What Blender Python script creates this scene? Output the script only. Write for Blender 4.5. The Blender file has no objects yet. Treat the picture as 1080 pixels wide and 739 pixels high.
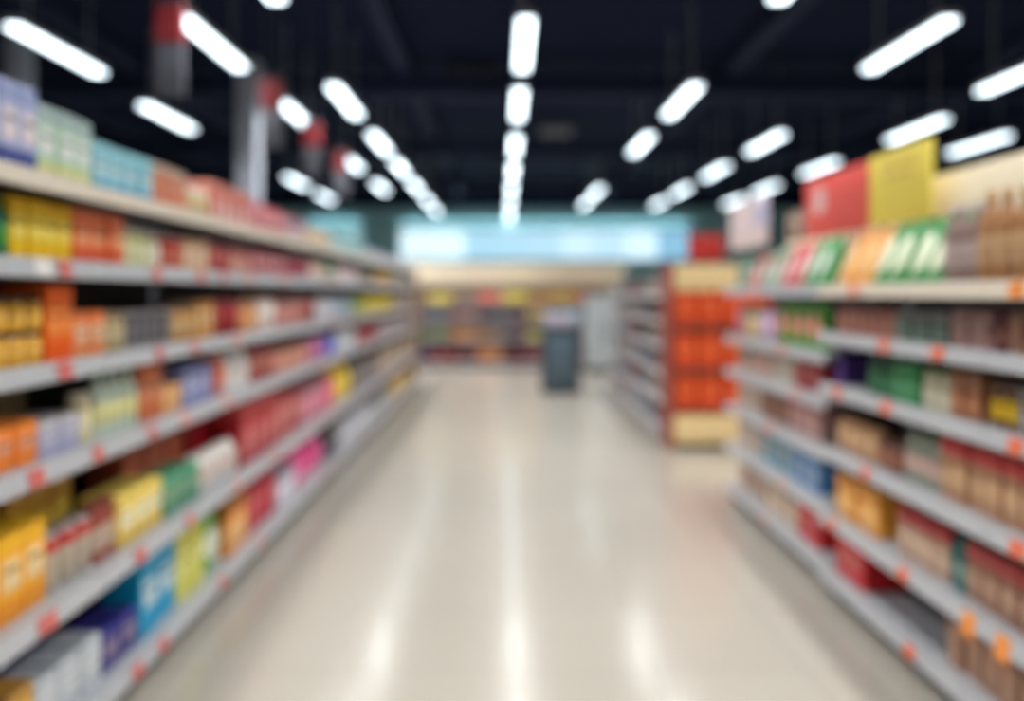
import bpy, math, random
from mathutils import Matrix, Vector
random.seed(7)
SC = bpy.context.scene
COL = SC.collection
PI = math.pi

# ------------------------------------------------------------------ materials
def s2l(c):
    return tuple(((v/255)/12.92 if v/255 <= .04045 else ((v/255+.055)/1.055)**2.4) for v in c)
MATS = {}
def mat(rgb, rough=.45, metal=0.0, var=.10, scale=18.0, spec=.5):
    key = (rgb, rough, metal, var, scale, spec)
    if key in MATS: return MATS[key]
    m = bpy.data.materials.new('surface'); m.use_nodes = True
    nt = m.node_tree; b = nt.nodes['Principled BSDF']
    tc = nt.nodes.new('ShaderNodeTexCoord'); nz = nt.nodes.new('ShaderNodeTexNoise')
    nz.inputs['Scale'].default_value = scale; nz.inputs['Detail'].default_value = 3
    mx = nt.nodes.new('ShaderNodeMix'); mx.data_type = 'RGBA'
    c = s2l(rgb)
    mx.inputs['A'].default_value = tuple(v*(1-var) for v in c)+(1,)
    mx.inputs['B'].default_value = tuple(min(1, v*(1+var)) for v in c)+(1,)
    nt.links.new(tc.outputs['Object'], nz.inputs['Vector'])
    nt.links.new(nz.outputs['Fac'], mx.inputs['Factor'])
    nt.links.new(mx.outputs['Result'], b.inputs['Base Color'])
    b.inputs['Roughness'].default_value = rough
    b.inputs['Metallic'].default_value = metal
    b.inputs['Specular IOR Level'].default_value = spec
    MATS[key] = m
    return m
def emit(rgb, strength, name='lamp_glow'):
    m = bpy.data.materials.new(name); m.use_nodes = True
    nt = m.node_tree; nt.nodes.remove(nt.nodes['Principled BSDF'])
    e = nt.nodes.new('ShaderNodeEmission'); e.inputs['Color'].default_value = s2l(rgb)+(1,)
    e.inputs['Strength'].default_value = strength
    nt.links.new(e.outputs['Emission'], nt.nodes['Material Output'].inputs['Surface'])
    return m

# ------------------------------------------------------------------ mesh builder
class MB:
    def __init__(s): s.v=[]; s.f=[]; s.m=[]; s.mats=[]
    def mi(s, m):
        if m not in s.mats: s.mats.append(m)
        return s.mats.index(m)
    def face(s, idx, m): s.f.append(tuple(idx)); s.m.append(s.mi(m))
    def rings(s, rings, mats, cap0=True, cap1=True):
        """loft between equal rings; mats: one per segment"""
        n = len(rings[0]); base = len(s.v)
        for r in rings: s.v.extend(r)
        for k in range(len(rings)-1):
            for i in range(n):
                a = base+k*n+i; b = base+k*n+(i+1)%n
                s.face((a, b, b+n, a+n), mats[k])
        if cap0: s.face([base+i for i in range(n)][::-1], mats[0])
        if cap1: s.face([base+(len(rings)-1)*n+i for i in range(n)], mats[-1])
    def box(s, x0,x1,y0,y1,z0,z1, m, ch=None):
        """box with chamfered edges all round"""
        c = min(x1-x0,y1-y0,z1-z0)*.22 if ch is None else ch
        c = min(c, .012)
        def ring(z, i):
            a,b,p,q = x0+i,x1-i,y0+i,y1-i
            return [(a+c,p,z),(b-c,p,z),(b,p+c,z),(b,q-c,z),(b-c,q,z),(a+c,q,z),(a,q-c,z),(a,p+c,z)]
        k = c*.7
        s.rings([ring(z0,k*.6),ring(z0+k,0),ring(z1-k,0),ring(z1,k*.6)],[m,m,m])
    def lathe(s, prof, mats, cx=0, cy=0, n=20):
        rings = [[(cx+r*math.cos(2*PI*i/n), cy+r*math.sin(2*PI*i/n), z) for i in range(n)] for r,z in prof]
        if not isinstance(mats, list): mats = [mats]*(len(prof)-1)
        s.rings(rings, mats)
    def tube(s, p0, p1, r, m, n=10):
        p0,p1 = Vector(p0),Vector(p1); d=(p1-p0).normalized()
        a = d.orthogonal().normalized(); b = d.cross(a)
        s.rings([[tuple(p+a*r*math.cos(2*PI*i/n)+b*r*math.sin(2*PI*i/n)) for i in range(n)] for p in (p0,p1)],[m])
    def prism(s, poly, x0, x1, m):
        """polygon in (y,z) extruded along x"""
        s.rings([[(x0,y,z) for y,z in poly],[(x1,y,z) for y,z in poly]],[m])
    def build(s, name, parent=None, loc=None, rz=0):
        me = bpy.data.meshes.new(name); me.from_pydata(s.v, [], s.f); 
        for m in s.mats: me.materials.append(m)
        me.polygons.foreach_set('material_index', s.m)
        me.polygons.foreach_set('use_smooth', [True]*len(s.f))
        import bmesh
        bm = bmesh.new(); bm.from_mesh(me); bmesh.ops.recalc_face_normals(bm, faces=bm.faces); bm.to_mesh(me); bm.free()
        me.set_sharp_from_angle(angle=math.radians(35))
        o = bpy.data.objects.new(name, me); COL.objects.link(o)
        if parent: o.parent = parent
        if loc: o.location = loc
        o.rotation_euler = (0,0,rz)
        return o

def tag(o, label, cat=None, group=None, kind=None):
    if label: o['label'] = label
    if cat: o['category'] = cat
    if group: o['group'] = group
    if kind: o['kind'] = kind
    return o
def empty(name, loc, rz=0):
    e = bpy.data.objects.new(name, None); COL.objects.link(e); e.location = loc; e.rotation_euler=(0,0,rz)
    e.empty_display_size=.1
    return e
def copy_tree(o, parent=None):
    c = o.copy(); COL.objects.link(c)
    if parent: c.parent = parent
    for ch in o.children: copy_tree(ch, c)
    return c
def structure(name, mb):
    o = mb.build(name); o['kind'] = 'structure'; return o

# ------------------------------------------------------------------ products (front faces -Y, base at z=0, front at y=0)
def shade(c, k): return tuple(max(0,min(255,int(v*k))) for v in c)
def carton(w, d, h, main, top=None, bot=None, lab=None):
    mm = mat(main); tm = mat(top) if top else mm; bm_ = mat(bot) if bot else mm
    b = MB(); c = min(.006, w*.06)
    def ring(z, i=0):
        a,e,p,q = -w/2+i, w/2-i, i, d-i
        return [(a+c,p,z),(e-c,p,z),(e,p+c,z),(e,q-c,z),(e-c,q,z),(a+c,q,z),(a,q-c,z),(a,p+c,z)]
    b.rings([ring(0,c*.6),ring(c),ring(h*.27),ring(h*.78),ring(h-c),ring(h,c*.6)],[bm_,bm_,mm,tm,tm])
    o = b.build('carton')
    f = MB(); fm = mat(shade(top or main, 1.08))
    f.box(-w*.44,w*.44, d*.08,d*.52, h-.0005,h+.0012, fm, .0005); f.build('top_flap', o)
    lc = lab or shade(main, 1.18)
    l = MB(); l.box(-w*.36,w*.36,-.0016,.0004,h*.36,h*.70,mat(lc),.0004)
    l.box(-w*.30,w*.30,-.0024,-.0014,h*.56,h*.62,mat(shade(main,.7)),.0003)
    lo = l.build('printed_label', o)
    if lab: lo['label'] = 'paler printed front label'
    return o
def bottle(w, d, h, main, cap, lab):
    r = w/2; b = MB(); m = mat(main, .18)
    b.lathe([(r*.9,0),(r,.006),(r,h*.60),(r*.92,h*.68),(r*.55,h*.80),(r*.36,h*.86),(r*.36,h*.93)], m, 0, r)
    o = b.build('bottle')
    c = MB(); c.lathe([(r*.42,h*.915),(r*.44,h*.925),(r*.44,h*.99),(r*.40,h)], mat(cap,.4), 0, r); c.build('cap', o)
    l = MB(); l.lathe([(r*1.0,h*.20),(r*1.02,h*.205),(r*1.02,h*.525),(r*1.0,h*.53)], mat(lab,.5), 0, r); l.build('label_band', o)
    return o
def jar(w, d, h, main, lid, lab):
    r = w/2; b = MB(); m = mat(main, .15)
    b.lathe([(r*.88,0),(r*.98,.006),(r,h*.1),(r,h*.68),(r*.94,h*.78),(r*.80,h*.84),(r*.80,h*.9)], m, 0, r)
    o = b.build('jar')
    c = MB(); c.lathe([(r*.86,h*.84),(r*.90,h*.85),(r*.90,h*.98),(r*.85,h)], mat(lid,.35), 0, r); c.build('lid', o)
    l = MB(); l.lathe([(r*1.0,h*.2),(r*1.015,h*.21),(r*1.015,h*.6),(r*1.0,h*.61)], mat(lab,.5), 0, r); l.build('label_band', o)
    return o
def can(w, d, h, main, top, lab):
    r = w/2; b = MB(); m = mat((190,190,192), .3, .8)
    b.lathe([(r*.93,0),(r,.003),(r,.008),(r*.96,.012),(r*.96,h-.012),(r,h-.008),(r,h-.002),(r*.94,h),(r*.92,h-.005)], [m]*7+[mat(top,.35)], 0, r)
    o = b.build('can')
    l = MB(); l.lathe([(r*.955,.014),(r*.975,.016),(r*.975,h*.68),(r*.975,h-.016),(r*.955,h-.014)], [mat(lab),mat(lab),mat(main),mat(main)], 0, r); l.build('label_band', o)
    return o
def pouch(w, d, h, main, lab, lean=0.0, fat=.55):
    N,M = 14,14
    def t(u,v):
        e = max(0,math.sin(PI*u))**fat
        g = max(0,math.sin(PI*min(1,(.14+.86*v))))**fat if v<.93 else .0
        return e*g*d/2
    def pt(u,v,s,off=0):
        x = (u-.5)*w*(1-.06*math.sin(PI*v)); z = v*h; y = s*(t(u,v)+.002+off)
        z2 = z*math.cos(lean)-y*math.sin(lean)*.0; y2 = y+z*math.sin(lean)
        return (x, y2+d/2, z2)
    b = MB(); m = mat(main,.28)
    for s in (-1,1):
        base=len(b.v)
        for j in range(M+1):
            for i in range(N+1): b.v.append(pt(i/N,j/M,s))
        for j in range(M):
            for i in range(N):
                a=base+j*(N+1)+i; b.face((a,a+1,a+N+2,a+N+1),m)
    n1=(N+1)*(M+1)
    border=[i for i in range(N+1)]+[j*(N+1)+N for j in range(1,M+1)]+[M*(N+1)+i for i in range(N-1,-1,-1)]+[j*(N+1) for j in range(M-1,0,-1)]
    for k in range(len(border)):
        a,c=border[k],border[(k+1)%len(border)]
        b.face((a,c,c+n1,a+n1),m)
    o=b.build('pouch')
    l=MB(); lm=mat(lab,.3); base=0; K=18
    l.v.append(pt(.5,.48,-1,.003))
    for r in (.5,1.0):
        for i in range(K):
            l.v.append(pt(.5+.36*r*math.cos(2*PI*i/K), .48+.30*r*math.sin(2*PI*i/K), -1, .003))
    for i in range(K):
        l.face((0,1+i,1+(i+1)%K),lm); l.face((1+i,1+K+i,1+K+(i+1)%K,1+(i+1)%K),lm)
    lo=l.build('printed_label',o); lo['label']='pale oval printed label'
    c=MB(); cm=mat(shade(main,.85),.35)
    p=[pt(0,.945,-1),pt(1,.945,-1),pt(1,1.0,-1),pt(0,1.0,-1)]
    q=[pt(0,.945,1),pt(1,.945,1),pt(1,1.0,1),pt(0,1.0,1)]
    g=.0015
    c.rings([[(x,y-g,z) for x,y,z in p],[(x,y+g,z) for x,y,z in q]],[cm]); c.build('crimped_seal',o)
    return o

def packet(w, d, h, main, top=None, bot=None, lab=None):
    mm=mat(main,.35); tm=mat(top,.35) if top else mm
    b=MB(); N=28
    def ring(z,sx,sy,cy=d/2):
        out=[]
        for i in range(N):
            a=2*PI*i/N; c,s_=math.cos(a),math.sin(a); e=.35
            out.append((math.copysign(abs(c)**e,c)*w/2*sx, cy+math.copysign(abs(s_)**e,s_)*d/2*sy, z))
        return out
    b.rings([ring(0,.9,.9),ring(h*.03,.97,.97),ring(h*.25,.985,.99),ring(h*.55,1,1),ring(h*.82,.985,.97),ring(h*.90,.95,.80),ring(h*.945,.92,.30),ring(h*.95,.92,.10)],[mm,mm,mm,mm,tm,tm,tm])
    o=b.build('packet')
    f=MB(); f.box(-w*.45,w*.45,d*.47,d*.53,h*.946,h,mat(shade(top or main,.85),.4),.001); f.build('folded_top',o)
    l=MB(); l.box(-w*.34,w*.34,-.0022,.0015,h*.34,h*.68,mat(lab or shade(main,1.2)),.0005); lo=l.build('printed_label',o)
    if lab: lo['label']='paler printed front label'
    return o
def lidded_box(w, d, h, main, top=None, bot=None, lab=None):
    b=MB(); b.box(-w/2+.002,w/2-.002,.002,d-.002,0,h-.004,mat(main),.003); o=b.build('lidded_box')
    t=MB(); t.box(-w/2,w/2,0,d,h*.72,h,mat(top or shade(main,.82)),.004); t.build('lid',o)
    l=MB(); l.box(-w*.36,w*.36,-.0012,.0025,h*.16,h*.58,mat(lab or shade(main,1.2)),.0004); lo=l.build('printed_label',o)
    if lab: lo['label']='paler printed front label'
    return o
CAT = {'c':'carton','b':'bottle','j':'jar','n':'can','p':'pouch','k':'packet','x':'box'}
KIND_WORD = {'c':'carton','b':'bottle','j':'jar','n':'can','p':'pouch','k':'packet','x':'box'}
def make(kind, w, d, h, cols, opt):
    a = list(cols)+[None]*4
    if kind in 'ckx': return {'c':carton,'k':packet,'x':lidded_box}[kind](w,d,h,a[0],a[1],a[2],a[3])
    if kind=='p': return pouch(w,d,h,a[0],a[1] or (230,230,225),opt.get('lean',0),opt.get('fat',.55))
    f = {'b':bottle,'j':jar,'n':can}[kind]
    return f(w,d,h,a[0],a[1] or shade(a[0],.7),a[2] or (220,210,195))

SHELFWORD = {1:'bottom',2:'fifth',3:'fourth',4:'third',5:'second',6:'top'}
LABELS = {}
def place_block(face, X, a0, a1, z, kind, h, w, cols, name, where, opt):
    """a row of equal facings on a shelf. face: 'L' looks +X, 'R' looks -X, 'B' looks -Y; a0..a1 along the shelf; X: front plane"""
    L = a1-a0; n = max(1, round(L/w)); pitch = L/n; iw = pitch*.93
    if kind in 'bjn': iw = min(pitch*.95, w)
    d = opt.get('d', (.16 if kind!='k' else min(.16,max(.07,iw*.8))) if kind in 'ckx' else (iw if kind in 'bjn' else .10))
    proto = None; k = 0
    full = f'{name} {KIND_WORD[kind]}'
    label = f'{full} on {where}'
    assert label not in LABELS, label
    LABELS[label]=1
    for lev in range(opt.get('stack',1)):
        for i in range(n):
            if proto is None:
                o = proto = make(kind, iw, d, h, cols, opt)
                tag(o, label, CAT[kind], f'row of {full}s on {where}')
            else: o = copy_tree(proto)
            c = a0+(i+.5)*pitch; j = random.uniform(0,.012); zz = z+.001+lev*(h+.001)
            jr = random.uniform(-.025,.025) if (kind in 'cx' and n>1 and iw>.06) else 0
            if jr and d*abs(jr) > (pitch-iw)*.8: jr = math.copysign((pitch-iw)*.5/d, jr)
            if opt.get('stack',1)>1: j=0
            if face=='L': o.location=(X-j,c,zz); o.rotation_euler=(0,0,PI/2+jr)
            elif face=='R': o.location=(X+j,c,zz); o.rotation_euler=(0,0,-PI/2+jr)
            else: o.location=(c,X+j,zz); o.rotation_euler=(0,0,jr)

# ------------------------------------------------------------------ shelving
M_STEEL = mat((168,170,174), .45, .0)
M_RAIL = mat((186,188,192), .35)
M_CREAM = mat((226,214,196), .4)
M_BACK = mat((34,34,38), .6)
M_KICK = mat((44,44,46), .6)
M_POST = mat((105,107,112), .5)
RED=(210,112,106); ORA=(232,118,88); AMB=(240,146,66); WHI=(236,232,228); PNK=(226,160,150)
def shelf_unit(label, origin, rz, L, D, surfs, tags, group, top_rail=M_RAIL, back_top=None, header=None, deck_m=None, name='shelf_unit', cat='shelving'):
    """local x along the run, y into the unit, z up. tags: {shelf index from bottom: [(x, colour, width, drop)]}"""
    r = empty(name, origin, rz); tag(r, label, cat, group)
    bt = back_top or surfs[-1]-.01
    b=MB(); b.box(0.002,L-.002,D,D+.03,.0,bt,M_BACK,.003); b.build('back_panel', r)
    for x in (.0015,L-.0315):
        b=MB(); b.box(x,x+.03,D-.035,D-.001,.0,bt,M_POST,.003); b.build('upright', r)
    b=MB(); b.box(.003,L-.003,.06,D-.04,0,surfs[0]-.03,M_KICK,.003); b.build('kick_plate', r)
    for k,z in enumerate(surfs):
        b=MB()
        b.box(.0015,L-.0015,.012,D-.038,z-.022,z,deck_m or M_STEEL,.003)
        s=b.build('base_deck' if k==0 else 'shelf', r)
        rm = top_rail if k==len(surfs)-1 else M_RAIL
        p=MB(); p.prism([(.014,z+.010),(.011,z+.012),(.005,z+.010),(-.004,z-.044),(.000,z-.048),(.012,z-.046)],.0015,L-.0015,rm)
        p.build('price_rail', s)
        if k:
            for x in (.008,L-.012):
                q=MB(); q.prism([(.05,z-.022),(D-.04,z-.022),(D-.04,z-.10),(D-.08,z-.085)],x,x+.004,M_POST); q.build('bracket', s)
        for (x,colr,tw,drop) in tags.get(k+1,[]):
            if not (.03<x<L-.03): continue
            t=MB()
            y1=-.0045; y0=.0045
            top=z+.008; bo=z-.042-drop
            t.prism([(y0-.001,top),(y0-.0035,top),(y1-.0035,bo),(y1-.001,bo)],x-tw/2,x+tw/2,mat(colr,.4))
            t.prism([(y0-.0034,top-.010),(y0-.0045,top-.010),(y0-.0062,top-.022),(y0-.005,top-.022)],x-tw*.35,x+tw*.35,mat(shade(colr,1.2),.4))
            to=t.build('price_tag', s)
            to['label']={RED:'red',ORA:'orange red',AMB:'orange',WHI:'white',PNK:'pale pink'}[colr]+' price tag on the rail'
    if header:
        hm,z0,z1=header
        b=MB(); b.box(.002,L-.002,D-.005,D+.03,z0,z1,hm,.004); b.build('header_panel', r)
    return r

FX = 800.0                                           # focal length in px of the 1080 wide frame
def left_at(px, X=1.432): return FX*X/(530-px)        # distance along the tall shelving
def right_at(px, X=1.65): return FX*X/(px-530)

# ------------------------------------------------------------------ room
XL,XR,YF,YB,ZC = -9.0, 11.0, -4.0, 22.0, 4.5
def floor_material():
    m=bpy.data.materials.new('polished_floor'); m.use_nodes=True; nt=m.node_tree; b=nt.nodes['Principled BSDF']
    tc=nt.nodes.new('ShaderNodeTexCoord'); n=nt.nodes.new('ShaderNodeTexNoise'); n.inputs['Scale'].default_value=.8; n.inputs['Detail'].default_value=6
    mx=nt.nodes.new('ShaderNodeMix'); mx.data_type='RGBA'
    mx.inputs['A'].default_value=s2l((166,160,149))+(1,); mx.inputs['B'].default_value=s2l((176,170,159))+(1,)
    br=nt.nodes.new('ShaderNodeTexBrick'); br.offset=0; br.inputs['Scale'].default_value=1.0
    br.inputs['Brick Width'].default_value=.6; br.inputs['Row Height'].default_value=.6; br.inputs['Mortar Size'].default_value=.003
    br.inputs['Color1'].default_value=(1,1,1,1); br.inputs['Color2'].default_value=(.97,.97,.97,1); br.inputs['Mortar'].default_value=(.8,.79,.78,1)
    mu=nt.nodes.new('ShaderNodeMix'); mu.data_type='RGBA'; mu.blend_type='MULTIPLY'; mu.inputs['Factor'].default_value=1
    L=nt.links.new
    L(tc.outputs['Object'],n.inputs['Vector']); L(tc.outputs['Object'],br.inputs['Vector']); L(n.outputs['Fac'],mx.inputs['Factor'])
    L(mx.outputs['Result'],mu.inputs['A']); L(br.outputs['Color'],mu.inputs['B']); L(mu.outputs['Result'],b.inputs['Base Color'])
    b.inputs['Roughness'].default_value=.18; b.inputs['Specular IOR Level'].default_value=.75
    return m
b=MB(); b.box(XL-.2,XR+.2,YF-.2,YB+.2,-.2,0,floor_material(),.001); structure('floor',b)
M_CEIL=mat((20,29,52),.9,0,.15,1.5,.1); M_DARKWALL=mat((18,27,48),.9,0,.1,2,.1)
b=MB(); b.box(XL-.2,XR+.2,YF-.2,YB+.2,ZC,ZC+.2,M_CEIL,.001); structure('ceiling',b)
b=MB(); b.box(XL-.2,XL,YF-.2,YB+.2,0,ZC,M_DARKWALL,.001); structure('wall_left',b)
b=MB(); b.box(XR,XR+.2,YF-.2,YB+.2,0,ZC,M_DARKWALL,.001); structure('wall_right',b)
b=MB(); b.box(XL,XR,YF-.2,YF,0,ZC,mat((150,150,150),.7),.001); structure('wall_front',b)
b=MB(); b.box(XL,XR,YB,YB+.2,0,3.95,mat((160,212,220),.6,0,.06,2),.001)
b.box(XL,XR,YB,YB+.2,3.95,ZC,M_DARKWALL,.001); structure('wall_back',b)
M_BEAM=mat((32,42,66),.8,0,.1,3,.2)
for i,(x) in enumerate((-6.6,-4.6,-1.25,2.9,6.0,9.0)):
    b=MB(); b.box(x-.09,x+.09,YF,YB,ZC-.22,ZC-.001,M_BEAM,.01); structure('beam',b)
for y in (1.5,5.6,9.8,14,18.2):
    b=MB(); b.box(XL,XR,y-.12,y+.12,ZC-.5,ZC-.222,M_BEAM,.01); structure('beam',b)
M_COLM=mat((186,192,204),.5,0,.05,3)
for (x,y,w) in ((-2.74,8.2,.21),(-4.58,7.2,.18)):
    b=MB(); b.box(x-w/2,x+w/2,y-w/2,y+w/2,0,ZC-.5,M_COLM,.01)
    b.box(x-w*.8,x+w*.8,y-w*.8,y+w*.8,0,.03,M_COLM,.01); structure('column',b)

# ------------------------------------------------------------------ ceiling lights
TUBE = emit((222,240,250), 2.2)
M_HOUS=mat((180,184,188),.4)
ORD=['first','second','third','fourth','fifth','sixth','seventh','eighth','ninth','tenth']
ROWS=[('row above the middle of the aisle',.18,[6.42,8.45,10.8,13.0,15.2,17.4,19.6,21.2]),
 ('row just over the low shelving',1.95,[4.75,8.28,10.7,15.8,17.8]),
 ('row just over the tall shelving',-1.71,[(-1.6,4.75),8.28,10.6,12.7,14.9,17.2,19.4]),
 ('row beyond the tall shelving',-2.42,[6.37,8.95,12.2,15.05]),
 ('outer row behind the tall shelving',-3.88,[(-3.82,6.55),(-3.98,9.05),14.3,16.6]),
 ('row beyond the yellow sign',3.67,[(3.41,6.42),10.6,13.1,15.6,17.8]),
 ('outer row above the cream header',5.30,[(4.95,7.2),9.74,12.7,15.3,17.4]),
 ('outermost row past the cream header',6.7,[10.7])]
UNSEEN=[(.18,4.3),(.18,2.15),(.18,0),(.18,-2.2),(1.95,2.6),(1.95,.4),(1.95,-1.8),(-1.71,2.6),(-1.71,.4),(-1.71,-1.8),(3.6,2.0),(-3.88,2.0),(5.3,4.4),(3.6,4.2),(-3.88,4.2)]  # extra fixtures out of view, added to light the near shelves
def ceiling_light():
    r=empty('ceiling_light',(0,0,0))
    b=MB(); b.box(-.07,.07,-.66,.66,.012,.07,M_HOUS,.008); b.build('housing',r)
    b=MB(); b.box(-.058,.058,-.645,.645,-.012,.0115,TUBE,.008); d=b.build('diffuser',r); d['label']='glowing white diffuser'
    ld=bpy.data.lights.new('downlight','AREA'); ld.shape='RECTANGLE'; ld.size=.11; ld.size_y=1.28; ld.energy=LAMP_W; ld.spread=math.radians(138); ld.color=(1,.985,.965)
    lo=bpy.data.objects.new('downlight',ld); COL.objects.link(lo); lo.parent=r; lo.location=(0,0,-.016)
    for y in (-.45,.45):
        b=MB(); b.tube((0,y,.07),(0,y,ZC-3.57-.001),.006,M_HOUS,6); b.build('hanging_rod',r)
    return r
LIGHT=None; LAMP_W=10.0
def put_light(x,y,label,group):
    global LIGHT
    if LIGHT is None: o=LIGHT=ceiling_light()
    else: o=copy_tree(LIGHT)
    o.location=(x,y,3.57); tag(o,label,'ceiling light',group)
for rn,rx,ys in ROWS:
    for i,q in enumerate(ys):
        x,y=q if isinstance(q,tuple) else (rx,q)
        put_light(x,y,f'{ORD[i]} glowing tube light in the {rn}, counting inwards' if len(ys)>1 else f'glowing tube light in the {rn}','linear lights in the '+rn)
for x,y in UNSEEN: put_light(x,y,'added tube light overhead near the aisle entrance, out of view','added lights overhead at the aisle entrance')

# ceiling vents
for i,(x,y) in enumerate(((-.4,10.2),(.95,13.6))):
    r=empty('ceiling_vent',(x,y,ZC-.16)); tag(r,('square grey ceiling vent between the middle lights and tall shelving' if i==0 else 'dim round-edged ceiling vent deeper along the aisle'),'vent','ceiling vents')
    b=MB(); b.box(-.3,.3,-.3,.3,.02,.158,mat((84,88,98),.5),.012); b.build('housing',r)
    for k in range(6):
        s=MB(); s.box(-.26,.26,-.25+k*.09,-.20+k*.09,.0,.02,mat((120,124,132),.5),.004); s.build('slat',r)

# ------------------------------------------------------------------ hanging aisle banners
for i,(x,y) in enumerate(((-2.08,4.75),(-1.96,6.45),(-2.05,8.15),(-2.06,9.75))):
    z0,z1=2.64,3.32
    r=empty('aisle_banner',(x,y,z0)); tag(r,f'{ORD[i]} hanging grey aisle banner with red top above the tall shelving','aisle sign','hanging aisle banners')
    b=MB(); b.box(-.09,.09,-.02,.02,.09,.42,mat((84,86,95),.5),.006); b.build('panel',r)
    b=MB(); b.box(-.09,.09,-.028,.028,.421,.66,mat((150,48,54),.5),.006); c=b.build('number_plate',r); c['label']='red plate at the top'
    b=MB(); b.box(-.09,.09,-.02,.02,.661,.70,mat((84,86,95),.5),.006); b.build('top_bar',r)
    for s in (-.06,.06):
        b=MB(); b.tube((s,0,.70),(s,0,ZC-z0-.001),.004,M_POST,6); b.build('hanging_rod',r)

# ------------------------------------------------------------------ back wall light boxes
WALL_FILL=.35; WALL_FILL_W=2.0  # strength of the strips and lamp added to brighten the teal wall
def light_box(label,x0,x1,z0,z1,cols,grp):
    r=empty('light_box',((x0+x1)/2,YB-.001,z0)); tag(r,label,'lit sign',grp)
    W=x1-x0; h=z1-z0
    b=MB(); 
    b.box(-W/2,W/2,-.12,0,0,.05,M_POST,.01); b.box(-W/2,W/2,-.12,0,h-.05,h,M_POST,.01)
    b.box(-W/2,-W/2+.05,-.12,0,.05,h-.05,M_POST,.01); b.box(W/2-.05,W/2,-.12,0,.05,h-.05,M_POST,.01); b.build('frame',r)
    hm=emit((190,232,242),WALL_FILL,'wall_fill_glow')  # glow strips added along the sign edges to light the wall
    for (xa,xb,za,zb) in ((-W/2+.05,W/2-.05,h,h+.02),(-W/2-.02,-W/2,.05,h-.05),(W/2,W/2+.02,.05,h-.05)):
        b=MB(); b.box(xa,xb,-.06,-.02,za+.0005,zb,hm,.003); p=b.build('wall_fill_strip',r); p['label']='added teal glow strip on the sign edge'
    for (p,sx,rot) in (((0,-.08,h+.03),W-.1,(math.radians(200),0,0)),):
        ld=bpy.data.lights.new('wall_fill_light','AREA'); ld.shape='RECTANGLE'; ld.color=(.72,.94,1)  # unseen lamp added above the sign to wash the wall
        ld.size=sx; ld.size_y=.04
        ld.energy=WALL_FILL_W*sx
        lo=bpy.data.objects.new('wall_fill_light',ld); COL.objects.link(lo); lo.parent=r; lo.location=p; lo.rotation_euler=rot
    n=len(cols); pw=(W-.1)/n
    for i,(c,s) in enumerate(cols):
        b=MB(); b.box(-W/2+.05+i*pw+.003,-W/2+.05+(i+1)*pw-.003,-.10,-.03,.05,h-.05,emit(c,s*.66,'backlit_film'),.004)
        p=b.build('lit_panel',r); p['label']='backlit white panel' if min(c)>205 else 'backlit pale blue panel'
light_box('long pale blue backlit sign band across the teal far wall',-3.0,5.45,2.38,3.36,
  [((215,240,250),0.75),((210,240,252),0.80),((176,222,244),0.62),((180,224,245),0.62),((186,226,246),0.62),((200,233,249),0.68),((192,228,247),0.65),((205,235,250),0.75),((150,205,235),0.55)],'lit signs on the far wall')
light_box('short pale teal backlit sign over the far end of the tall shelving',-5.7,-4.1,2.7,3.4,[((150,215,225),0.50),((170,225,232),0.50)],'lit signs on the far wall')

# ------------------------------------------------------------------ tall shelving along the aisle (looks +X)
LTS=[.12,.537,.98,1.277,1.59,1.847]; LTX=-1.35
lt_tags={6:[],5:[(45,WHI,.08),(68,RED,.07),(110,RED,.07),(165,RED,.07),(212,RED,.08),(236,RED,.06),(262,PNK,.08),(300,PNK,.1)],
 4:[(68,RED,.08),(112,PNK,.06),(168,RED,.06),(205,RED,.06),(250,PNK,.08)],
 3:[(38,RED,.075),(103,RED,.06),(160,RED,.06),(195,PNK,.07),(240,PNK,.08)],
 2:[(50,RED,.09),(148,RED,.08),(200,RED,.07),(250,PNK,.08),(290,PNK,.1)],
 1:[(145,RED,.075),(172,RED,.07),(235,RED,.08),(275,PNK,.08)]}
lt_bay_txt=['lavender cartons up top','yellow and coral cartons','mint bottles and cyan cartons','terracotta and rose cartons','red cartons and a pink bag','yellow bag on its fifth shelf','mostly pale grey packs','its end by the far shelving']
y0=1.25; BL=1.34
for i in range(8):
    ya=y0+i*BL
    tg={k:[(left_at(p,1.35)-ya,c,w,0) for p,c,w in v] for k,v in lt_tags.items()}
    if i>=3:
        for k in range(1,6): tg[k]=tg.get(k,[])+[(.3+.11*((k*3+i)%4),RED if (k+i)%3 else PNK,.07,0),(1.0-.07*((k+i)%3),PNK,.07,0)]
    shelf_unit(f'{ORD[i]} bay of the long tall shelving, '+('with ' if i<7 else 'at ')+lt_bay_txt[i],(LTX,ya,0),PI/2,BL-.001,.46,LTS,tg,'bays of the long tall shelving',top_rail=M_CREAM)
# finishing panel closing the run
yE=y0+8*BL
r=empty('end_panel_board',(LTX,yE,0)); tag(r,'tan end board closing the far end of the long tall shelving','end board')
b=MB(); b.box(-.50,.0,.002,.05,.08,1.86,mat((196,168,140),.5),.006); b.build('board',r)
b=MB(); b.box(-.49,-.01,.006,.046,0,.079,M_KICK,.004); b.build('plinth',r)

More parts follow.
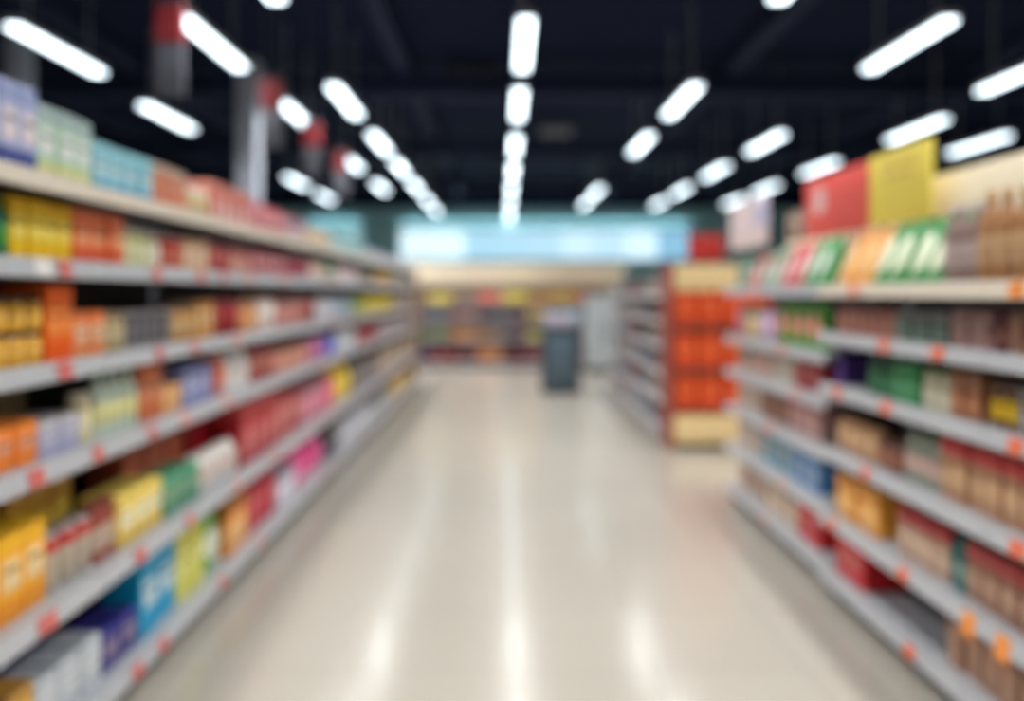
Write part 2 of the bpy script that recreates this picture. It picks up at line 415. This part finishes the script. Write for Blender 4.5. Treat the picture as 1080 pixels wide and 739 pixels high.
T='long tall shelving'
LT={6:[(-110,38,'c',.265,.09,[(188,194,228),(160,172,216),(74,88,158),(246,230,232)],'lavender and navy'),
 (38,98,'c',.235,.10,[(192,224,200),(170,192,190),(220,224,150),(240,244,240)],'mint green'),
 (98,160,'c',.185,.11,[(126,200,220),(150,210,222),(100,178,212),(205,235,240)],'sky blue'),
 (160,197,'c',.185,.11,[(220,124,88),(196,166,146),None,(232,160,130)],'terracotta'),
 (197,222,'j',.14,.09,[(228,206,160),(225,225,220),(215,190,140)],'cream'),
 (222,262,'c',.20,.13,[(218,108,96),(222,140,120),None,(238,188,178)],'salmon red'),
 (262,303,'c',.19,.15,[(206,104,110),None,None,(226,170,170)],'rose pink'),
 (303,322,'c',.17,.18,[(196,146,160),None,None,(222,200,205)],'mauve'),
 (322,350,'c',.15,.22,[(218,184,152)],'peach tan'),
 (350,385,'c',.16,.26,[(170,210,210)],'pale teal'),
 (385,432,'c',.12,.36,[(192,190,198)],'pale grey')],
5:[(-110,-3,'b',.19,.075,[(226,232,232),(40,120,140),(90,160,180)],'white and teal'),
 (-3,12,'b',.195,.07,[(30,120,90),(20,90,70),(70,150,60)],'green'),
 (12,77,'c',.205,.085,[(248,204,22),(240,190,20),(246,196,10),(252,226,110)],'bright yellow'),
 (77,130,'c',.20,.10,[(238,110,62),(235,125,80),(225,88,48),(244,165,115)],'coral orange'),
 (130,160,'j',.155,.08,[(214,216,150),(230,225,200),(226,224,180)],'pale lime'),
 (160,174,'j',.15,.085,[(232,222,196),(225,215,195),(238,230,210)],'ivory'),
 (174,193,'n',.155,.09,[(206,52,48),(200,200,200),(214,110,90)],'red'),
 (193,221,'c',.155,.10,[(230,186,146),None,None,(240,214,186)],'beige peach'),
 (221,240,'c',.17,.11,[(170,40,46),None,None,(206,110,100)],'dark red'),
 (240,265,'c',.16,.12,[(196,98,88),None,None,(224,170,150)],'brick pink'),
 (265,300,'c',.17,.13,[(190,88,100),None,None,(216,160,160)],'raspberry'),
 (300,325,'c',.17,.16,[(150,52,68)],'maroon'),
 (325,344,'c',.16,.17,[(220,186,170)],'shell pink'),
 (344,354,'b',.19,.09,[(66,132,80),(50,100,60),(200,210,180)],'leaf green'),
 (354,378,'c',.16,.22,[(220,190,190)],'blush pink'),
 (378,395,'c',.17,.26,[(100,94,66)],'dark olive'),
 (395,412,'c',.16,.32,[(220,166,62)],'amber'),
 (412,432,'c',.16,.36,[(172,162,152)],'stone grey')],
4:[(-110,48,'j',.104,.085,[(226,168,50),(58,48,44),(236,184,80)],'black-lidded amber',dict(stack=2)),
 (-110,46,'c',.235,.14,[(150,36,24)],'dark rust',dict(back=.17)),
 (48,78,'c',.245,.10,[(252,112,18),(250,104,14),(250,96,10),(255,150,70)],'vivid orange'),
 (78,112,'c',.155,.09,[(234,146,90),(228,120,60),None,(244,200,165)],'peach orange'),
 (112,136,'j',.15,.07,[(176,156,118),(150,130,100),(196,180,140)],'khaki'),
 (136,182,'n',.15,.075,[(88,86,94),(120,120,126),(116,112,116)],'charcoal'),
 (182,208,'j',.17,.09,[(196,142,82),(120,100,90),(206,170,120)],'bronze'),
 (208,226,'c',.18,.10,[(212,156,88),None,None,(230,196,150)],'tan orange'),
 (226,252,'c',.2,.11,[(150,22,30),None,None,(180,60,60)],'crimson'),
 (252,272,'c',.19,.12,[(206,146,94)],'caramel'),
 (272,290,'c',.2,.12,[(230,208,198)],'blush white'),
 (290,318,'c',.19,.14,[(192,130,120)],'dusty pink'),
 (318,332,'c',.2,.16,[(156,78,68)],'brick'),
 (332,352,'c',.19,.18,[(194,194,200)],'silver'),
 (352,372,'c',.18,.22,[(152,168,184)],'steel blue'),
 (372,385,'c',.19,.26,[(142,154,62)],'olive green'),
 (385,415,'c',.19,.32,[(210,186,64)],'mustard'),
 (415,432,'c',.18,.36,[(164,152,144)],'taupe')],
3:[(-110,40,'c',.135,.11,[(246,134,40),(250,140,50),None,(236,160,120)],'tangerine'),
 (40,86,'c',.115,.10,[(172,172,204),(190,186,190),None,(205,205,215)],'lavender grey'),
 (10,84,'c',.215,.15,[(112,98,66)],'olive brown',dict(back=.17)),
 (86,104,'j',.17,.08,[(232,218,172),(214,204,180),(240,230,190)],'butter cream'),
 (104,147,'b',.225,.075,[(208,224,206),(170,200,186),(222,218,156)],'pale mint'),
 (147,172,'c',.232,.105,[(206,108,62),None,None,(214,140,100)],'burnt orange'),
 (172,192,'c',.12,.11,[(228,170,114)],'apricot'),
 (192,226,'c',.17,.11,[(140,146,196),None,None,(180,184,215)],'periwinkle'),
 (226,238,'c',.21,.12,[(198,90,54)],'rust orange'),
 (238,264,'b',.225,.09,[(232,230,228),(220,220,220),(224,214,208)],'white'),
 (264,290,'c',.2,.12,[(170,68,68),None,None,(196,130,110)],'brick red'),
 (290,326,'c',.17,.14,[(202,140,120)],'salmon beige'),
 (326,342,'c',.19,.16,[(186,114,156)],'plum pink'),
 (342,354,'c',.2,.16,[(74,94,196)],'royal blue'),
 (354,376,'c',.19,.2,[(204,208,214)],'silver white'),
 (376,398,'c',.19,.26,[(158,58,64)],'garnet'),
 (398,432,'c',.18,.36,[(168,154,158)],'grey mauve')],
2:[(-110,50,'c',.265,.115,[(248,174,28),(250,184,30),(240,154,22),(244,214,160)],'amber yellow'),
 (50,100,'n',.19,.085,[(194,62,58),(160,150,145),(190,176,156)],'red-banded'),
 (100,124,'j',.21,.085,[(158,80,66),(140,70,60),(196,170,150)],'reddish brown'),
 (60,124,'c',.29,.13,[(232,186,72),(220,170,60)],'golden',dict(back=.17)),
 (124,172,'c',.19,.12,[(244,216,116),(236,206,100),(226,190,80),(252,244,210)],'cream yellow'),
 (172,212,'c',.165,.13,[(64,138,104),(84,156,120),None,(150,186,150)],'teal green'),
 (172,228,'c',.27,.17,[(192,94,66)],'rusty red',dict(back=.17)),
 (212,254,'p',.175,.2,[(232,228,222),(214,190,180)],'plump white',dict(d=.15)),
 (232,262,'c',.30,.2,[(160,8,26)],'deep crimson',dict(back=.17)),
 (254,290,'c',.35,.18,[(176,26,40),(196,60,60),None,(206,110,110)],'cherry red'),
 (290,318,'c',.32,.2,[(192,78,78),None,None,(200,130,120)],'brick rose'),
 (318,343,'c',.3,.2,[(196,124,140)],'mauve pink'),
 (343,352,'c',.28,.18,[(220,82,124)],'hot rose'),
 (352,372,'p',.31,.5,[(252,204,18),(250,220,90)],'big yellow',dict(d=.2)),
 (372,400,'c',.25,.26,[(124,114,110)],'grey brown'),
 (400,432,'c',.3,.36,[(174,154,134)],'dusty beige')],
1:[(-110,38,'c',.2,.12,[(220,166,42),(190,140,60),None,(236,200,120)],'mustard yellow'),
 (38,108,'c',.17,.13,[(198,204,210),(184,190,196),None,(222,224,226)],'silver grey'),
 (0,108,'c',.265,.2,[(30,58,168)],'navy blue',dict(back=.19,d=.13)),
 (108,146,'c',.15,.13,[(52,48,128),None,None,(160,140,160)],'indigo'),
 (146,186,'c',.318,.2,[(0,156,204),None,None,(200,218,222)],'cyan'),
 (186,214,'c',.3,.15,[(220,216,98),(214,210,90),None,(230,226,140)],'lime yellow'),
 (214,238,'p',.29,.22,[(72,168,48),(214,222,200)],'grass green',dict(d=.16)),
 (238,262,'c',.27,.2,[(240,146,52),None,None,(230,190,130)],'orange'),
 (262,292,'c',.29,.2,[(194,32,54),None,None,(206,90,100)],'ruby red'),
 (292,312,'c',.2,.2,[(206,200,220)],'lilac white'),
 (312,345,'p',.28,.5,[(244,60,142),(248,110,170)],'hot pink',dict(d=.24)),
 (345,358,'c',.25,.2,[(86,84,90)],'charcoal grey'),
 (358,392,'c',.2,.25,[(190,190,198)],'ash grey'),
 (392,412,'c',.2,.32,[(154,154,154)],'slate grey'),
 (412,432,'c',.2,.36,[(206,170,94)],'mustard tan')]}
BEHIND={'dark rust':'behind the amber jars','olive brown':'behind the lavender grey cartons','golden':'behind the cans','rusty red':'behind the teal green cartons',
 'deep crimson':'behind the white pouch','navy blue':'behind the silver grey cartons','greenish cream':'behind the green pouches','cocoa':'behind the amber carton'}
def fill(table, face, X, zs, unit, at, lim, swap=lambda p: False):
    for k,blocks in table.items():
        blocks=[(q[0],q[1],('kx'[i%2] if face=='L' else 'xk'[(i+k)%2]))+tuple(q[3:]) if q[2]=='c' and len(q)<8 and swap(q[0]) else q for i,q in enumerate(blocks)]
        front=[q for q in blocks if not (len(q)>7 and 'back' in q[7])]
        for q in blocks:
            px0,px1,kind,h,w,cols,name=q[:7]; opt=dict(q[7]) if len(q)>7 else {}
            a0,a1=sorted((at(px0),at(px1))); a0=max(a0,lim[0]); a1=min(a1,lim[1])
            Xq=X
            if k<6: h=min(h, zs[k]-zs[k-1]-(.105 if 'back' in opt else .064))
            if opt.get('stack'): h=min(h,(zs[k]-zs[k-1]-.066)/2-.001)
            if 'back' in opt:
                Xq = X+opt['back']*(-1 if face=='L' else 1); where=f'{SHELFWORD[k]} shelf of {unit}, {BEHIND[name]}'
            else:
                i=front.index(q); nb=front[i-1] if i else (front[1] if len(front)>1 else None)
                where=f'{SHELFWORD[k]} shelf of {unit}'+(f', beside {nb[6]} {KIND_WORD[nb[2]]}' if nb else '')
            place_block(face,Xq,a0,a1,zs[k-1],kind,h,w,cols,name,where,opt)
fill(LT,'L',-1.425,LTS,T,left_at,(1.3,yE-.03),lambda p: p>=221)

# ------------------------------------------------------------------ low shelving under the signs (looks -X)
RNS=[.115,.40,.725,1.04,1.295,1.525]; RFS=[.115,.41,.69,.95,1.185,1.525]
M_HDR=mat((250,232,202),.5); M_HDR2=mat((190,160,136),.5)
def rt(px): return right_at(px,1.60)
rn_tags={6:[(903,ORA,.07,0),(1076,AMB,.07,0)],5:[(935,ORA,.08,0),(992,ORA,.075,0),(1046,AMB,.09,0)],4:[(885,ORA,.08,0),(937,ORA,.075,0),(1075,ORA,.07,0)],
 3:[(915,ORA,.07,0),(1077,ORA,.07,0)],2:[(880,ORA,.07,0),(955,ORA,.075,0),(1025,AMB,.07,.03),(1061,AMB,.07,.03)],1:[(962,ORA,.075,0)]}
for i,(ya,yb) in enumerate(((1.20,2.50),(2.501,3.82))):
    tg={k:[(yb-rt(p),c,w,d) for p,c,w,d in v] for k,v in rn_tags.items()}
    shelf_unit(('bay of low shelving topped with bronze bottles, cream header behind' if i==0 else 'bay of low shelving topped with green pouches, below the yellow sign'),
      (1.59,yb,0),-PI/2,yb-ya-.001,.46,RNS,tg,'bays of the low shelving',top_rail=M_CREAM,back_top=1.55,header=(M_HDR,1.551,2.05))
tg={k:[(5.53-y,c,.07,0) for y,c in v] for k,v in {5:[(4.4,ORA),(5.2,PNK)],4:[(4.2,PNK)],3:[(4.6,ORA),(5.2,PNK)],2:[(4.4,PNK)],6:[(4.9,PNK)],1:[(4.7,PNK)]}.items()}
shelf_unit('bay of low shelving with brown-topped header, below red and pink signs',(1.62,5.53,0),-PI/2,5.53-3.822,.46,RFS,tg,'bays of the low shelving',back_top=1.55,header=(M_HDR,1.551,1.86))
b=MB(); 
r=empty('header_board',(2.10,4.68,1.862)); tag(r,'brown strip board on top of the low shelving header behind the red sign','header board')
b.box(-.02,.015,-.85,.85,0,.2,M_HDR2,.006); b.build('board',r)
for y in (-.6,.6):
    b=MB(); b.box(-.028,-.0205,y-.03,y+.03,.0,.19,M_POST,.002); b.build('clip',r)
U='low yellow-sign shelving'
RN={6:[(866,912,'p',.29,.16,[(222,150,66),(238,196,130)],'gold',dict(lean=.42,d=.085)),
 (912,990,'p',.31,.155,[(52,132,66),(232,236,205)],'glossy green',dict(lean=.42,d=.085)),
 (912,992,'p',.34,.16,[(96,140,92),(226,206,178)],'greenish cream',dict(lean=.42,d=.07,back=.165)),
 (992,1030,'b',.29,.085,[(140,116,108),(190,176,182),(176,156,150)],'grey brown'),
 (1030,1150,'b',.32,.085,[(168,120,78),(214,176,130),(188,150,110)],'bronze')],
5:[(866,945,'c',.135,.09,[(160,96,80),None,None,(190,140,120)],'brick brown'),
 (945,1000,'c',.12,.12,[(84,102,90),(120,120,116)],'grey green'),
 (1000,1045,'c',.15,.10,[(150,112,106),None,None,(170,136,126)],'mauve brown'),
 (1045,1062,'b',.155,.06,[(96,42,46),(80,40,40),(140,90,80)],'maroon'),
 (1062,1150,'c',.15,.1,[(140,102,80)],'brown')],
4:[(866,890,'c',.17,.16,[(76,48,120)],'deep purple'),
 (915,943,'j',.16,.09,[(44,102,68),(40,70,50),(70,130,90)],'dark green'),
 (943,970,'c',.175,.12,[(34,138,78),None,None,(90,160,110)],'emerald'),
 (970,1003,'j',.15,.095,[(204,200,170),(170,176,140),(222,216,190)],'ivory'),
 (1003,1036,'c',.178,.12,[(160,106,74)],'chestnut'),
 (1040,1072,'j',.16,.1,[(120,86,60),(90,70,60),(236,196,40)],'yellow-labelled'),
 (1072,1150,'c',.15,.1,[(136,130,130)],'ash grey')],
3:[(864,925,'c',.16,.1,[(194,148,106),None,None,(214,180,140)],'tan'),
 (925,952,'c',.13,.12,[(128,80,62)],'cocoa brown'),
 (952,990,'b',.22,.08,[(156,162,146),(80,120,80),(200,170,160)],'grey green'),
 (990,1150,'c',.23,.10,[(190,138,106),(184,44,46),None,(202,164,124)],'red-topped kraft')],
2:[(864,930,'c',.2,.27,[(236,160,60),(226,150,56),None,(240,186,110)],'amber'),
 (880,935,'c',.2,.2,[(150,96,40)],'cocoa',dict(back=.18,d=.11)),
 (948,1000,'c',.2,.09,[(196,158,138),(176,50,52),None,(214,186,160)],'red-topped beige'),
 (1000,1018,'b',.21,.07,[(52,116,116),(40,80,80),(120,150,140)],'teal'),
 (1018,1150,'c',.2,.10,[(156,110,90),(170,60,56),None,(176,140,116)],'red-topped brown')],
1:[(864,915,'c',.19,.26,[(206,26,34),None,None,(226,120,116)],'large red',dict(d=.24)),
 (1000,1150,'c',.205,.1,[(176,130,104),None,None,(190,150,124)],'kraft brown')]}
fill({6:RN.pop(6)},'R',1.635,RNS,U,lambda p:right_at(p,1.65),(1.24,3.80),lambda p: True)
fill(RN,'R',1.665,RNS,U,lambda p:right_at(p,1.675),(1.24,3.80),lambda p: True)
U2='low shelving with brown header'
RF={6:[(768,781,'c',.24,.2,[(130,176,158)],'sea green'),(781,793,'p',.25,.2,[(206,92,84),(226,190,180)],'coral',dict(lean=.35)),
 (793,815,'p',.27,.2,[(140,166,140),(210,210,200)],'sage green',dict(lean=.35)),(815,838,'p',.29,.2,[(196,70,72),(232,176,176)],'rose red',dict(lean=.35)),
 (838,864,'p',.3,.2,[(60,142,74),(206,222,204)],'leafy green',dict(lean=.35))],
5:[(767,783,'c',.22,.15,[(182,116,146)],'mauve'),(783,800,'c',.22,.14,[(190,168,124)],'olive beige'),(800,815,'c',.22,.14,[(200,174,200)],'lilac'),
 (815,864,'p',.26,.2,[(86,166,68),(226,150,134)],'green and salmon',dict(d=.12))],
4:[(767,790,'c',.16,.16,[(176,150,134)],'taupe'),(790,812,'c',.16,.15,[(210,170,156)],'blush'),(812,835,'b',.17,.08,[(226,222,206),(210,204,190),(226,214,196)],'ivory'),
 (835,864,'c',.17,.14,[(176,54,60),None,None,(200,120,110)],'crimson')],
3:[(767,800,'c',.19,.16,[(196,176,160)],'sand'),(800,830,'c',.19,.14,[(140,98,80)],'umber'),(830,864,'c',.19,.14,[(192,150,144),(190,70,70)],'dusty rose')],
2:[(767,800,'c',.2,.18,[(196,178,164)],'sandy beige'),(800,832,'c',.2,.16,[(104,160,182),None,None,(190,190,185)],'teal blue'),(832,864,'c',.21,.16,[(74,140,204),None,None,(170,190,210)],'azure')],
1:[(767,808,'c',.2,.18,[(176,150,134)],'cocoa beige'),(808,840,'c',.2,.16,[(202,182,160)],'cream tan'),(840,866,'c',.19,.26,[(202,24,32),None,None,(222,116,112)],'big red',dict(d=.22))]}
fill({6:RF.pop(6)},'R',1.70,RFS,U2,lambda p:right_at(p,1.70),(3.86,5.5),lambda p: True)
fill(RF,'R',1.70,RFS,U2,lambda p:right_at(p,1.70),(3.86,5.5),lambda p: True)

# signs standing over the low shelving, facing the aisle
def aisle_sign(label, X, ya, yb, z0, z1, m, marks):
    r=empty('promo_sign',(X,(ya+yb)/2,z0),-PI/2); tag(r,label,'sign')
    W=yb-ya; h=z1-z0
    b=MB(); b.box(-W/2,W/2,-.008,.008,0,h,m,.004); b.build('board',r)
    for s in (-1,1):
        b=MB(); b.tube((s*W*.3,.016,1.526-z0),(s*W*.3,.016,h*.6),.007,M_POST,8); b.build('support_post',r)
    for nm,mk in marks: mk.build(nm,r)
    return r
k=MB(); g=mat((222,192,100),.5)
for row,(z,xs) in enumerate(((.30,(-.13,-.05,.04,.13)),(.235,(-.10,0,.10)))):
    for x in xs: k.box(x-.035,x+.035,-.0095,-.007,z-.018,z+.018,g,.001)
aisle_sign('yellow sign board standing above the green pouches',1.95,3.44,4.02,1.84,2.205,mat((255,226,96),.5),[('faded_print',k)])
k=MB(); k.rings([[(-.2+.09*math.cos(2*PI*i/24),y,.22+.09*math.sin(2*PI*i/24)) for i in range(24)] for y in (-.0095,-.007)],[mat((238,200,196),.5)])
aisle_sign('red sign board with pale disc next to the yellow sign',1.95,4.04,4.86,1.84,2.2,mat((240,92,82),.5),[('pale_disc',k)])
k=MB(); k.box(.16,.43,-.0095,-.007,.12,.28,mat((214,206,236),.5),.001)
aisle_sign('pale pink sign board with lilac corner at the low shelving end',1.645,4.72,5.46,1.80,2.12,mat((250,226,226),.5),[('lilac_patch',k)])

# ------------------------------------------------------------------ further gondola with orange end display
CRX=1.60; CRS=[.10,.40,.69,.96,1.22,1.47]
names3=['with orange packs on its second shelf','in the middle of the orange-ended shelving','at the far end of the orange-ended shelving']
for i in range(3):
    ya=7.66+i*1.32
    tg={k:[(.35+.1*((k+i)%3),RED if (k+i)%2 else PNK,.08,0),(.95,PNK,.08,0)] for k in range(1,7)}
    shelf_unit(f'{ORD[i]} grey bay behind the orange display, {names3[i]}',(CRX,ya+1.32,0),-PI/2,1.319,.46,CRS,tg,'bays behind the orange display',back_top=1.74)
PAL=[((150,60,54),'dull red'),((120,118,124),'mid grey'),((86,88,98),'slate'),((206,110,70),'dull orange'),((150,152,164),'blue grey'),((100,58,56),'oxblood'),
 ((170,160,156),'warm grey'),((110,122,140),'denim'),((190,172,160),'oatmeal'),((132,84,72),'russet'),((92,96,92),'lead'),((180,84,66),'paprika')]
U3='orange-ended shelving'
pi=0
for k,z in enumerate(CRS):
    a=7.70; prev=None
    spans=[.62,.66,.64,.66,.62,.66]
    for j,sp in enumerate(spans):
        c,nm=PAL[(pi*5+j*2+k)%12]; c=shade(c,.78)
        if k==4 and j==0: c,nm=(226,112,56),'orange'
        h=[.2,.2,.19,.18,.17,.2][k]-.02*((j+k)%3)
        kind='jkxk'[(j+k)%4]
        where=f'{SHELFWORD[k+1]} shelf of {U3}, '+(f'beside {prev}' if prev else 'next to the orange end')
        place_block('R',CRX+.10,a,a+sp-.02,z,kind,h,.155 if kind in 'kx' else .12,[c,None,None,shade(c,1.3)] if kind in 'kx' else [c,shade(c,.6),shade(c,1.3)],nm,where,dict(d=.2) if kind=='x' else {})
        prev=f'{nm} {KIND_WORD[kind]}'
        a+=sp
    pi+=1
# the end display: posts, shelves, header, cream plinth
EX0,EX1,EY=1.60,2.60,7.20
r=empty('end_display',((EX0+EX1)/2,EY,0)); tag(r,'end display unit with cream header and orange boxes facing the cross aisle','end display')
W=EX1-EX0; OR=mat((150,62,46),.5); CRM=mat((252,218,160),.5); BRN=mat((150,74,52),.5)
b=MB(); b.box(-W/2+.03,W/2-.03,.04,.43,0,.06,mat((40,38,40),.6),.004); b.build('kick_plate',r)
b=MB(); b.box(-W/2+.03,W/2-.03,.0,.43,.062,.375,CRM,.006); p=b.build('plinth',r); p['label']='cream plinth box'
b=MB(); b.box(-W/2+.03,W/2-.03,.42,.45,.376,1.76,BRN,.004); b.build('back_panel',r)
for s in (-1,1):
    b=MB(); x=s*(W/2-.015); b.box(x-.014,x+.014,.0,.45,.0,1.77,OR,.004); p=b.build('side_panel',r); p['label']='red orange side panel'
for z in (.385,.77,1.185):
    b=MB(); b.box(-W/2+.03,W/2-.03,.0,.418,z-.02,z,M_STEEL,.003); s_=b.build('shelf',r)
    b=MB(); b.box(-W/2+.03,W/2-.03,-.012,-.0005,z-.045,z+.015,BRN,.003); p=b.build('price_rail',s_); p['label']='brown price rail'
b=MB(); b.box(-W/2+.03,W/2-.03,.0,.03,1.51,1.76,CRM,.005); p=b.build('header_panel',r); p['label']='cream header panel'
for zi,(z,h,row) in enumerate(((.385,.325,'lowest'),(.77,.345,'middle'),(1.185,.315,'upper'))):
    proto=None
    for i in range(4):
        if proto is None:
            o=proto=carton(.206,.28,h,(242,84,30),None,(232,72,24),(246,108,54)); tag(o,f'orange box on the {row} shelf of the end display','carton',f'orange boxes on the {row} display shelf')
        else: o=copy_tree(proto)
        o.location=(EX0+.03+.12+i*.234,EY+.03,z+.001)
r=empty('topper_sign',(1.98,EY+.2,1.771)); tag(r,'red sign block standing on top of the orange end display','sign')
b=MB(); b.box(-.17,.17,-.02,.02,.03,.29,mat((212,58,52),.5),.006); b.build('board',r)
b=MB(); b.box(-.1,.1,-.05,.05,0,.0295,M_POST,.004); b.build('foot',r)

# ------------------------------------------------------------------ shelving across the aisle end (looks -Y)
BY=15.0; BKS=[.13,.56,.92,1.28]
txt=['by the tall shelving end','with yellow packs up top','behind the slate kiosk','by the grey cabinet']
for i in range(4):
    tg={k:[(.3,RED,.1,0),(.85,PNK,.1,0)] for k in (1,2,3,4)}
    shelf_unit(f'{ORD[i]} bay of shelving across the aisle end, {txt[i]}',(-2.5+i*1.25,BY,0),0,1.249,.46,BKS,tg,'bays across the aisle end',back_top=1.59,header=(mat((252,232,204),.5),1.60,2.06))
BKC={4:[((130,92,60),'hazel'),((120,84,50),'nut brown'),((236,186,50),'yellow'),((140,112,96),'walnut'),((222,104,82),'coral'),((232,198,60),'lemon'),((190,140,60),'ochre'),((216,160,70),'honey'),((200,120,80),'copper'),((220,180,90),'straw')],
 3:[((92,86,92),'iron grey'),((120,104,110),'heather'),((96,92,102),'graphite'),((150,110,100),'clay'),((86,72,82),'aubergine'),((100,84,92),'mulberry'),((180,150,70),'brass'),((110,96,104),'dove'),((140,120,120),'fawn'),((110,110,118),'pewter')],
 2:[((70,80,70),'bottle green'),((90,120,70),'moss'),((110,110,62),'olive'),((210,130,66),'pumpkin'),((146,110,76),'sepia'),((90,70,80),'plum'),((200,180,70),'mustard'),((160,130,70),'bronze'),((130,80,80),'wine'),((120,110,110),'grey')],
 1:[((60,62,84),'navy'),((62,60,90),'indigo'),((146,58,54),'scarlet'),((110,60,62),'claret'),((190,124,76),'orange'),((106,50,54),'burgundy'),((136,72,70),'brick'),((120,70,70),'mahogany'),((140,80,66),'rust'),((100,90,96),'smoke')]}
W4={1:'bottom',2:'third',3:'second',4:'top'}
for k,lst in BKC.items():
    prev=None
    for j,(c,nm) in enumerate(lst):
        a=-2.46+j*.49; h={4:.27,3:.26,2:.25,1:.3}[k]-.03*((j*2+k)%3)
        kind='xjcbk'[(j+k)%5]
        w=.155 if kind in 'cxk' else .11
        where=f'{W4[k]} shelf across the aisle end, '+(f'beside {prev}' if prev else 'behind the tall shelving')
        place_block('B',BY+.06,a,a+.48,BKS[k-1],kind,h,w,[c,None,None,shade(c,1.3)] if kind in 'cxk' else [c,shade(c,.6),shade(c,1.3)],nm,where,dict(d=.2) if kind in 'cx' else {})
        prev=f'{nm} {KIND_WORD[kind]}'

# grey upright cabinet beside it
r=empty('upright_cabinet',(1.92,14.0,0)); tag(r,'pale grey upright cabinet at the aisle end beside the slate kiosk','cabinet')
G=mat((172,180,184),.4)
b=MB(); b.box(-.36,.36,.02,.6,.08,1.45,G,.012); b.build('body',r)
b=MB(); b.box(-.34,.34,.05,.58,0,.0795,M_KICK,.005); b.build('plinth',r)
for s in (-1,1):
    b=MB(); b.box(s*.175-.168,s*.175+.168,-.005,.0195,.12,1.40,mat((186,194,198),.35),.006); d=b.build('door',r)
    b=MB(); b.box(s*.03-.010,s*.03+.010,-.03,-.0055,.6,.95,M_POST,.004); b.build('handle',d)

# ------------------------------------------------------------------ slate kiosk in the aisle
r=empty('kiosk',(.86,11.2,0)); tag(r,'dark slate display stand in the aisle with pale packs on top','display stand')
SL=mat((70,90,102),.45); SD=mat((40,60,72),.45)
b=MB(); b.box(-.25,.25,.02,.45,.06,.94,SL,.01); b.build('body',r)
b=MB(); b.box(-.27,.27,.0,.47,0,.059,mat((26,36,46),.5),.008); b.build('base',r)
for s in (-1,1):
    b=MB(); b.box(s*.262-.024 if s<0 else .238,s*.262+.024 if s>0 else -.238,.0,.06,.06,.96,SD,.006); b.build('corner_post',r)
b=MB(); b.box(-.29,.29,-.01,.48,.961,.99,SD,.008); b.build('top',r)
b=MB(); b.box(-.2,.2,.008,.0195,.2,.85,mat((82,100,112),.4),.004); b.build('front_panel',r)
pk=carton(.13,.2,.2,(206,188,206),(196,206,220),None,(226,216,222)); tag(pk,'pale lilac carton standing on the slate display stand','carton','lilac cartons on the display stand')
for i in range(3):
    o=pk if i==0 else copy_tree(pk)
    o.location=(.68+i*.15,11.27,.991)
o=carton(.11,.2,.25,(140,176,190),None,None,(180,205,214)); o.location=(1.10,11.27,.991); tag(o,'blue grey carton standing on the slate display stand','carton')

# ------------------------------------------------------------------ world, camera, view
w=bpy.data.worlds.new('World'); SC.world=w; w.use_nodes=True
w.node_tree.nodes['Background'].inputs[0].default_value=(.01,.012,.018,1); w.node_tree.nodes['Background'].inputs[1].default_value=.3
cd=bpy.data.cameras.new('camera'); cam=bpy.data.objects.new('camera',cd); COL.objects.link(cam)
cam.location=(0,0,1.5); cam.rotation_euler=(PI/2,0,0)
cd.sensor_width=36; cd.lens=36*FX/1080; cd.shift_x=10/1080; cd.shift_y=-61.5/1080; cd.clip_end=100; cd.clip_start=.05
cd.dof.use_dof=True; cd.dof.focus_distance=.88; cd.dof.aperture_fstop=1.05
SC.camera=cam
SC.view_settings.view_transform='Standard'; SC.view_settings.look='None'; SC.view_settings.gamma=1; SC.view_settings.use_curve_mapping=False
SC.view_settings.exposure=1.4
SC.cycles.use_denoising=True
